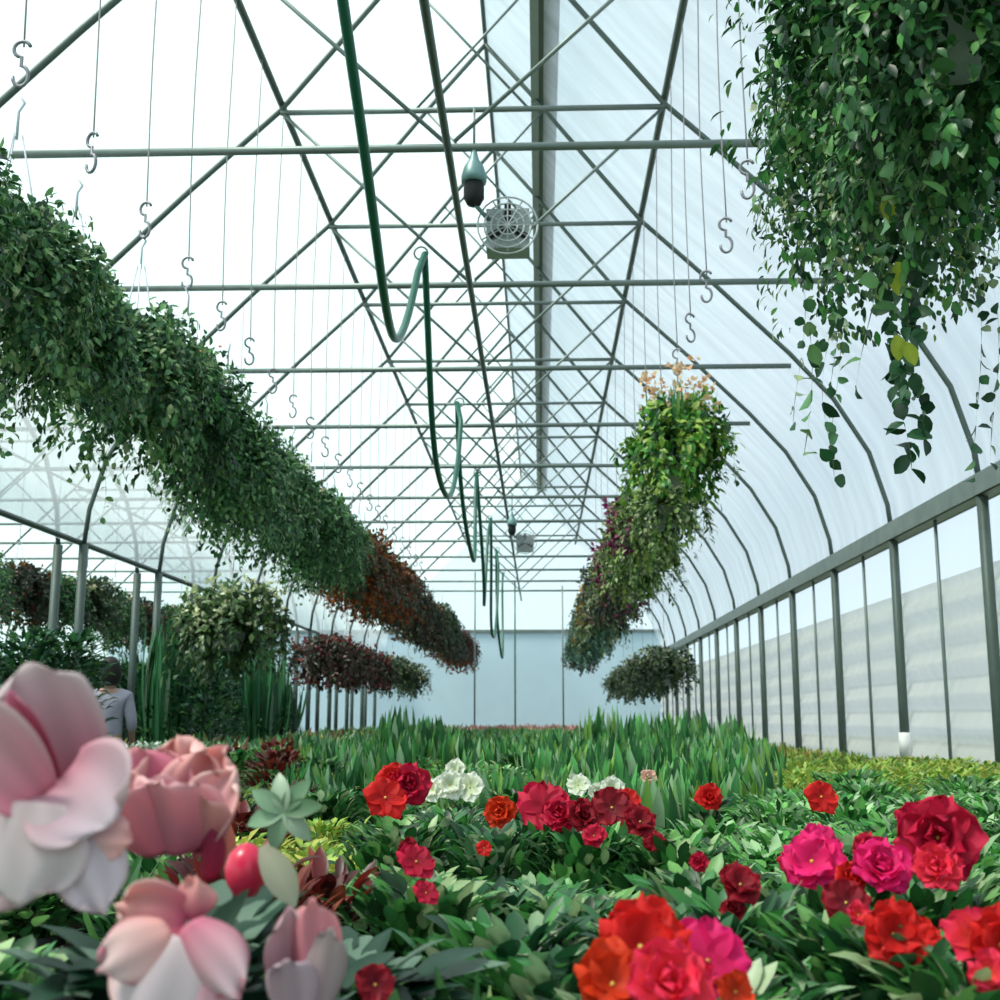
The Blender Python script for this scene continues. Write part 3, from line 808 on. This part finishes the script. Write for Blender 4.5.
PINK, ROSE, PALE, DEEP, LILAC = (.72, .22, .32), (.62, .10, .2), (.74, .58, .60), (.42, .012, .05), (.62, .52, .58)
SALMON = (.85, .45, .42)

def pinkplant(x, y, label, pot=2, hz=1.0):
    t = empty('pink_flowering_plant', (x, y, BENCH_Z), 0, label, 'potted plant')
    link('pot', POTS[pot], t)
    link('foliage', AZD[0], t, (0, 0, .125), (0, 0, random.uniform(0, 6)), (1, 1, hz))
    placed.append((x, y))
    return t
t1 = pinkplant(-.34, .86, 'plant with the largest pale pink flower, at the left frame edge', hz=.80)
hero_flower(t1, .78, [
    ((52, 795, .03), (22, 664, .02), 112, -.35, .22, .03, (.55, .12, .2), (.60, .46, .50), dict(edge=(.82, .70, .70), round_=.28)),
    ((42, 798, .02), (12, 690, .0), 40, -.2, .9, .02, DEEP, (.62, .2, .3), dict(streak=DEEP)),
    ((38, 800, .0), (-38, 700, -.02), 84, -.3, .5, .04, PINK, (.66, .5, .52), dict(edge=(.85, .72, .70), round_=.5)),
    ((58, 775, .01), (112, 812, -.02), 120, .5, .3, .06, (.66, .3, .38), LILAC, dict(edge=PALE)),
    ((40, 800, -.01), (28, 892, -.03), 120, .6, -.25, .05, PALE, (.62, .55, .57), dict(edge=PALE)),
    ((70, 810, .0), (108, 905, -.02), 75, .4, -.3, .06, LILAC, LILAC, dict(edge=(.75, .6, .62))),
    ((25, 800, 0), (-35, 900, -.03), 110, .5, -.3, .06, PINK, PALE, dict()),
    ((80, 830, .0), (132, 838, -.01), 46, .3, -.4, .05, LILAC, SALMON, dict()),
], label='open pale pink flower with a deep rose throat')
t2 = pinkplant(-.33, 1.10, 'plant with the cup-shaped pink ruffled flower right of the largest one', hz=1.05)
hero_flower(t2, .98, [
    ((165, 850, .03), (120, 752, .04), 90, -.25, .5, .17, ROSE, PINK, dict(edge=SALMON)),
    ((168, 850, .04), (165, 738, .05), 100, -.2, .5, .17, ROSE, SALMON, dict(edge=(.92, .6, .58))),
    ((172, 850, .03), (212, 750, .04), 90, -.2, .5, .17, ROSE, SALMON, dict(edge=(.92, .6, .58))),
    ((155, 845, .02), (98, 778, .0), 60, .5, .4, .10, ROSE, SALMON, dict(edge=(.92, .6, .58))),
    ((180, 850, .02), (226, 775, .0), 60, .4, .5, .09, ROSE, (.8, .5, .5), dict(edge=(.95, .7, .62))),
    ((165, 854, .0), (140, 785, -.035), 84, -.3, -.6, .04, (.62, .16, .25), (.78, .36, .42), dict(edge=(.9, .6, .58))),
    ((172, 856, .0), (182, 775, -.035), 92, -.3, -.6, .04, (.6, .14, .24), (.84, .42, .48), dict(edge=(.92, .62, .6))),
    ((185, 852, .01), (212, 790, -.02), 56, -.2, -.6, .05, (.5, .08, .18), SALMON, dict(edge=SALMON)),
], label='pink ruffled cup-shaped flower')
hero_flower(t2, .98, [((206, 880), (213, 828), 26, -.2, -.9, .0, DEEP, (.3, .03, .08), {})], 'bud', 'dark pink closed bud')
t3 = pinkplant(-.22, .90, 'plant with a crumpled pale pink flower at the bottom left', hz=.62)
hero_flower(t3, .84, [
    ((178, 925, .02), (120, 905, .0), 60, .5, .3, .10, ROSE, SALMON, dict(edge=(.8, .65, .62))),
    ((175, 935, .0), (150, 1015, -.03), 110, .5, -.5, .06, (.8, .66, .68), (.72, .6, .64), dict(edge=SALMON)),
    ((180, 925, .02), (185, 885, .01), 46, .8, -.8, .12, ROSE, SALMON, dict(edge=SALMON)),
    ((185, 925, .0), (240, 985, -.02), 66, .6, -.7, .12, PINK, (.8, .62, .66), dict(edge=ROSE)),
    ((170, 930, .0), (118, 950, -.03), 66, .9, -.5, .08, SALMON, (.78, .62, .62), dict(edge=ROSE)),
    ((195, 945, .01), (205, 1020, -.02), 60, .4, -.6, .08, PINK, (.75, .5, .56), dict(edge=(.85, .7, .7))),
], label='crumpled pale pink flower')
t4 = pinkplant(-.19, 1.08, 'plant with a half-folded pink flower and deep rose streak, bottom left', hz=.72)
hero_flower(t4, .92, [
    ((305, 1010, .02), (290, 905, .0), 62, -.2, .6, .04, (.4, .15, .22), (.62, .42, .46), dict(streak=DEEP)),
    ((312, 1010, .0), (318, 895, -.01), 50, -.3, -.7, .06, PINK, (.8, .35, .4), dict(edge=SALMON)),
    ((310, 1015, -.01), (335, 925, -.01), 44, -.2, -.5, .05, (.42, .3, .34), (.48, .38, .38), dict()),
    ((300, 1015, -.02), (296, 950, -.03), 50, -.2, -.5, .05, (.5, .38, .44), (.56, .42, .48), dict()),
], label='half-folded dusky pink flower')
t5 = pinkplant(-.22, 1.30, 'plant with a glossy rose-red bud beside a pale leaf', hz=.75)
_bd = P(246, 870, 1.1)
bud = MB().lathe([(0, -.024), (.010, -.022), (.017, -.010), (.019, .002), (.015, .014), (.008, .021), (0, .024)], 20)
bud.build('bud', simple('bud_skin', (.62, .02, .07), .3), t5, True, _bd-t5.location)
pl = leaves(np.array([P(262, 846, 1.08)-t5.location]), np.array([[.036, -.01, -.05]]), np.array([[.2, -1, .4]]), np.array([.062]), np.array([.028]), np.array([[.45, .45, .32]]), 6, .3, .2)
_n = 7; _az = np.arange(_n)*.9
_ro = np.array([P(284, 812, 1.2)-t5.location])+np.zeros((_n, 3))
_rax = np.stack([np.cos(_az)*1.0, -.35+0*_az, np.sin(_az)+.25], 1)
pl2 = leaves(_ro, _rax, np.tile([[0, -1., .3]], (_n, 1)), np.full(_n, .040), np.full(_n, .019), palette(_n, [(.2, .33, .2), (.3, .4, .28), (.12, .24, .12)]), 6, .5, .3)
pl2 = (pl2[0], pl2[1], pl2[2])
for _k in (pl, pl2):
    _n = len(_k[0])//21
    for _i in range(_n):
        o = link('pale_leaf', mk('pale_leaf', (_k[0][_i*21:(_i+1)*21], _k[1][:12] if _n == 1 else np.array([[r_*3+j_, r_*3+j_+1, r_*3+j_+4, r_*3+j_+3] for r_ in range(6) for j_ in range(2)]), _k[2][_i*21:(_i+1)*21])), t5); o['label'] = 'pale grey-green leaf'

# coleus and friends
for i, (px, py, d) in enumerate(((238, 800, 1.6), (325, 815, 1.9), (262, 835, 1.75))):
    p = P(px, py, d)
    plant(p.x, p.y, COLEUS[i % 2], 1.55 if i == 0 else 1.2, f'{["tall", "bushy", "small"][i]} dark red-leaved plant behind the rose-red bud', None, (), 0, 'red_leaved_plant', 'potted plant', .85)

# the rest on a jittered grid
def far_enough(x, y, r):
    return all((x-a)**2+(y-b)**2 > r*r for a, b in placed)
random.seed(21)
y = .95; cnt = 0
GL = {
 'az': ('leafy green pot plant without blooms on the near part of the bench', 'plain leafy plants among the blooms'),
 'up': ('upright blade-leaved green plant in the middle stretch of benches', 'upright blade-leaved plants'),
 'sm': ('low bright green seedling plant on the right bench near the curtain', 'low green plants right'),
 'ye': ('low yellow-green plant on the bench below the side curtain', 'yellow-green plants right'),
 'le': ('mixed green and bronze foliage plant on the left benches', 'mixed foliage plants left'),
 'si': ('pale silver-leaved plant on the left benches below the posts', 'silver-leaved plants left'),
}
while y < 9.5:
    st = .20 if y < 2 else (.25 if y < 3.2 else (.31 if y < 5 else .42))
    xw = .44*y+.15
    x = -xw-.04*y
    while x < xw-.0:
        xx = x+random.uniform(-.06, .06); yy = y+random.uniform(-.06, .06)
        x += st*1.05
        if not far_enough(xx, yy, .13 if y < 2 else .16): continue
        if xx > 3.05 or xx < -4.0: continue
        px = 540+xx/yy*F
        if yy < 1.25 and px < 330: continue
        if 1.5 < y < 2.4 and px < 150: continue
        if yy < 1.9: kind = 'az'
        elif yy < 4.6:
            kind = 'az' if 330 < px < 740 else ('sm' if px >= 740 and yy > 2.3 else ('le' if px <= 330 and yy > 2.6 else 'az'))
        else:
            if px < 300: kind = random.choice(['le'])
            elif px < 470: kind = random.choice(['up', 'le'])
            elif px < 560: kind = random.choice(['up', 'up', 'le'])
            elif px < 760: kind = 'up'
            else: kind = 'sm' if yy < 5.6 else 'ye'
        if kind == 'az': fol = random.choice(AZ+AZG+UPRN+AZ); hz = random.uniform(.60, .98)
        elif kind == 'up': fol = random.choice(UPR); hz = random.uniform(.7, 1.05)*(1.0 if yy > 6 else .85)
        elif kind == 'sm': fol = random.choice(SMALLG); hz = random.uniform(.85, 1.15)
        elif kind == 'ye': fol = random.choice(YEL); hz = 1.0
        elif kind == 'si': fol = random.choice(SILVER); hz = random.uniform(.9, 1.2)
        else: fol = random.choice(AZ+YEL+COLEUS+SMALLG[:2]+YEL+YEL+UPR[:1]); hz = random.uniform(.8, 1.15)
        lab, grp = GL[kind]
        plant(xx, yy, fol, hz, lab, grp, (), random.choice((0, 0, 1)), {'az': 'leafy_plant', 'up': 'upright_plant', 'sm': 'seedling_plant', 'ye': 'yellow_green_plant', 'si': 'silver_plant', 'le': 'foliage_plant'}[kind], 'potted plant', 1.0 if y < 5 else 1.15)
        cnt += 1
    y += st
print('field plants', cnt)

# far bench cover: nobody could count these
def cover(x0, x1, y0, y1, n, z, h, L, cols, name, label, upright=True, blo=None):
    xs = x0+(x1-x0)*rng.random(n); ys = y0+(y1-y0)*rng.random(n)
    hv = h*(.7+.3*np.sin(xs*5)*np.sin(ys*2.2))
    base = np.stack([xs, ys, z+hv*rng.random(n)*.7], 1)
    ax = rdir(n)*.5+np.array([[0, 0, 1.1 if upright else .5]])
    d = leaves(base, ax, rdir(n)+np.array([[0, -1., .3]]), L*(.6+.7*rng.random(n)), L*.3, palette(n, cols), 2, .2)
    o = link(name, mk(name, d)); tag(o, label, 'plants', None, 'stuff')
    return o
G2 = [(.03, .15, .05), (.07, .26, .07), (.12, .33, .12), (.2, .4, .2), (.03, .10, .04)]
cover(-1.9, 1.0, 9.4, 27, 9000, BENCH_Z+.06, .24, .17, G2+[(.2, .3, .06), (.1, .25, .04)], 'bedding_plants', 'long run of green bedding plants down the middle bench')
cover(-1.9, 1.0, 27, 33, 3000, BENCH_Z+.08, .26, .17, [(.5, .2, .2), (.6, .32, .28), (.4, .1, .12), (.15, .2, .08)], 'salmon_bedding_plants', 'salmon pink blooms at the far end of the middle bench', True)
cover(1.15, 3.1, 9.4, 20, 6000, BENCH_Z+.02, .18, .14, [(.2, .36, .05), (.32, .42, .06), (.12, .26, .04), (.4, .30, .07)], 'yellow_green_bedding_plants', 'yellow-green bedding plants along the far side curtain', True)
cover(1.15, 3.1, 20, 33, 4000, BENCH_Z+.02, .24, .16, [(.1, .22, .04), (.25, .18, .07), (.12, .1, .05), (.06, .2, .06)], 'green_bedding_plants', 'green and brownish bedding plants at the far right', True)
cover(-4.0, -2.1, 9.4, 33, 9000, BENCH_Z+.06, .28, .17, G2+[(.16, .05, .03), (.3, .32, .08)], 'mixed_bedding_plants', 'mixed green and bronze bedding plants under the left hanging row', True)
# taller green clumps in the middle distance, right of centre
for i, (px, py, d, s, z) in enumerate(((600, 735, 10.5, 0, 1.3), (640, 745, 9.8, 1, 1.15), (690, 752, 9.7, 2, 1.2), (665, 740, 11.5, 3, 1.2), (730, 755, 10.0, 0, 1.1), (430, 745, 10.2, 1, 1.1), (395, 742, 11.0, 2, 1.3))):
    p = P(px, py, d)
    plant(p.x, p.y, UPR[s], z, 'taller clump of upright green blades ' + ['right of the far door panel', 'behind the peach bloom', 'left of the side curtain', 'behind the right clumps', 'nearest the side curtain', 'left of the aisle centre', 'under the low left baskets'][i], None, (), 0, 'upright_plant', 'potted plant', 1.4)

# left bay: tall plants
random.seed(3); k = 0
for y in np.arange(9.0, 26, 1.15):
    for x in (-5.2, -6.4, -7.5):
        if 540+x/y*F < -60: continue
        if y < 13 and x > -5.5: continue
        m = random.choice(TALLG+TALLU)
        t = empty('tall_foliage_plant', (x+random.uniform(-.2, .2), y+random.uniform(-.3, .3), BENCH_Z), random.uniform(0, 6), f'tall dark green foliage plant on the bench beyond the left posts', 'potted plant', 'tall plants beyond the left posts')
        link('pot', POTS[2], t, scale=1.5)
        link('foliage', m, t, (0, 0, .18), None, (1.1, 1.1, random.uniform(1.05, 1.45)))
# nearer leafy shrubs at the left below the hanging row
for i, (px, d, h_) in enumerate(((20, 9.2, 1.3), (62, 9.6, 1.35), (165, 13.0, 1.55), (205, 12.9, 1.35), (266, 14, 1.35), (238, 15.5, 1.5))):
    p = P(px, 700, d)
    t = empty('shrub', (p.x, p.y, BENCH_Z), i*1.3, 'tall green shrub behind the pink flowers, ' + ['leftmost of six', 'second from the left of six', 'right of the person', 'below the cream-blossomed basket', 'right of the cream-blossomed basket', 'fifth from the left of six'][i], 'shrub')
    link('pot', POTS[2], t, scale=1.4)
    link('foliage', (TALLG+TALLU)[(0, 1, 2, 0, 3, 1)[i]], t, (0, 0, .17), None, (.9, .9, h_*.95))
for i, (px, d) in enumerate(((95, 7.6), (128, 7.9), (150, 8.2), (170, 8.0), (188, 8.6))):
    p = P(px, 715, d)
    plant(p.x, p.y, SILVER[i % 2], 1.15, 'pale silver-leaved plant in front of the left posts, ' + ORD[i] + ' from the left', 'silver-leaved plants by the left posts', (), 0, 'silver_plant', 'potted plant', 1.0)

# ------------------------------------------------------------------ the person between the left benches
def skin_body(name, verts, edges, rad, mat, parent, sub=2, root=0):
    me = bpy.data.meshes.new(name); me.from_pydata([tuple(v) for v in verts], edges, [])
    me.materials.append(mat)
    o = link(name, me, parent)
    md = o.modifiers.new('skin', 'SKIN'); md.use_smooth_shade = True
    for i, r in enumerate(rad):
        me.skin_vertices[0].data[i].radius = (r if isinstance(r, tuple) else (r, r))
    me.skin_vertices[0].data[root].use_root = True
    s = o.modifiers.new('sub', 'SUBSURF'); s.levels = sub; s.render_levels = sub
    return o
def person():
    p = P(109, 700, 12.0)
    t = empty('person', (p.x, p.y, 0), R(188), 'person with dark hair in a pale lilac-grey shirt standing among the plants', 'person')
    SK = simple('skin', (.5, .3, .22), .55); SH = simple('shirt_cloth', (.42, .40, .50), .8); TR = simple('trouser_cloth', (.05, .06, .09), .8); HR = simple('hair', (.012, .01, .01), .6)
    V = [(0, 0, .92), (0, 0, 1.08), (0, 0, 1.25), (0, 0, 1.38), (0, 0, 1.44), (0, -.01, 1.50), (0, -.01, 1.58), (0, 0, 1.66)]
    rd = [(.16, .11), (.13, .10), (.155, .11), (.14, .09), (.055, .055), (.06, .07), (.078, .095), (.06, .075)]
    E = [(i, i+1) for i in range(7)]
    def chain(a, pts, rs):
        prev = a
        for q, r in zip(pts, rs):
            V.append(q); rd.append(r); E.append((prev, len(V)-1)); prev = len(V)-1
        return prev
    for s in (-1, 1):
        h = chain(3, [(s*.18, 0, 1.37), (s*.23, .01, 1.10), (s*.22, -.14, .93), (s*.21, -.20, .90)], [.055, .042, .03, .034])
        for k in range(4):
            bx = s*.21+(k-1.5)*.018
            chain(h, [(bx, -.25, .895), (bx, -.285, .875)], [.009, .007])
        chain(h, [(s*.21-s*.045, -.215, .89), (s*.21-s*.06, -.24, .88)], [.010, .008])
        chain(0, [(s*.09, 0, .82), (s*.10, -.01, .48), (s*.10, .01, .09), (s*.10, -.13, .035)], [.085, .06, .045, .04])
    b = skin_body('body', V, E, rd, SK, t)
    # face: nose and ears belong to the figure; the head faces the benches, away from the lens
    m = MB().lathe([(0, .13), (.05, .12), (.09, .075), (.108, .0), (.108, -.06), (.098, -.11), (.085, -.15), (.05, -.16)], 20).mesh('hair', HR, True)
    o = link('hair', m, t, (0, .03, 1.63))
    V2 = [(0, 0, .90), (0, 0, 1.08), (0, 0, 1.25), (0, 0, 1.38), (0, 0, 1.46)]; r2 = [(.18, .13), (.15, .12), (.18, .13), (.175, .12), (.085, .08)]
    E2 = [(0, 1), (1, 2), (2, 3), (3, 4)]
    for s in (-1, 1):
        i0 = len(V2); V2 += [(s*.18, 0, 1.36), (s*.235, .01, 1.12), (s*.225, -.06, 1.03)]; r2 += [.07, .058, .052]
        E2 += [(3, i0), (i0, i0+1), (i0+1, i0+2)]
    skin_body('shirt', V2, E2, r2, SH, t)
    V3 = [(0, 0, .93), (0, 0, .88)]; r3 = [(.17, .12), (.17, .125)]; E3 = [(0, 1)]
    for s in (-1, 1):
        i0 = len(V3); V3 += [(s*.095, 0, .78), (s*.10, -.01, .48), (s*.10, .01, .10)]; r3 += [.10, .075, .062]
        E3 += [(1, i0), (i0, i0+1), (i0+1, i0+2)]
    skin_body('trousers', V3, E3, r3, TR, t)
person()

SC.view_settings.view_transform = 'Standard'; SC.view_settings.look = 'None'
SC.view_settings.gamma = 1; SC.view_settings.use_curve_mapping = False
SC.view_settings.exposure = 0.40
SC.cycles.transparent_max_bounces = 16
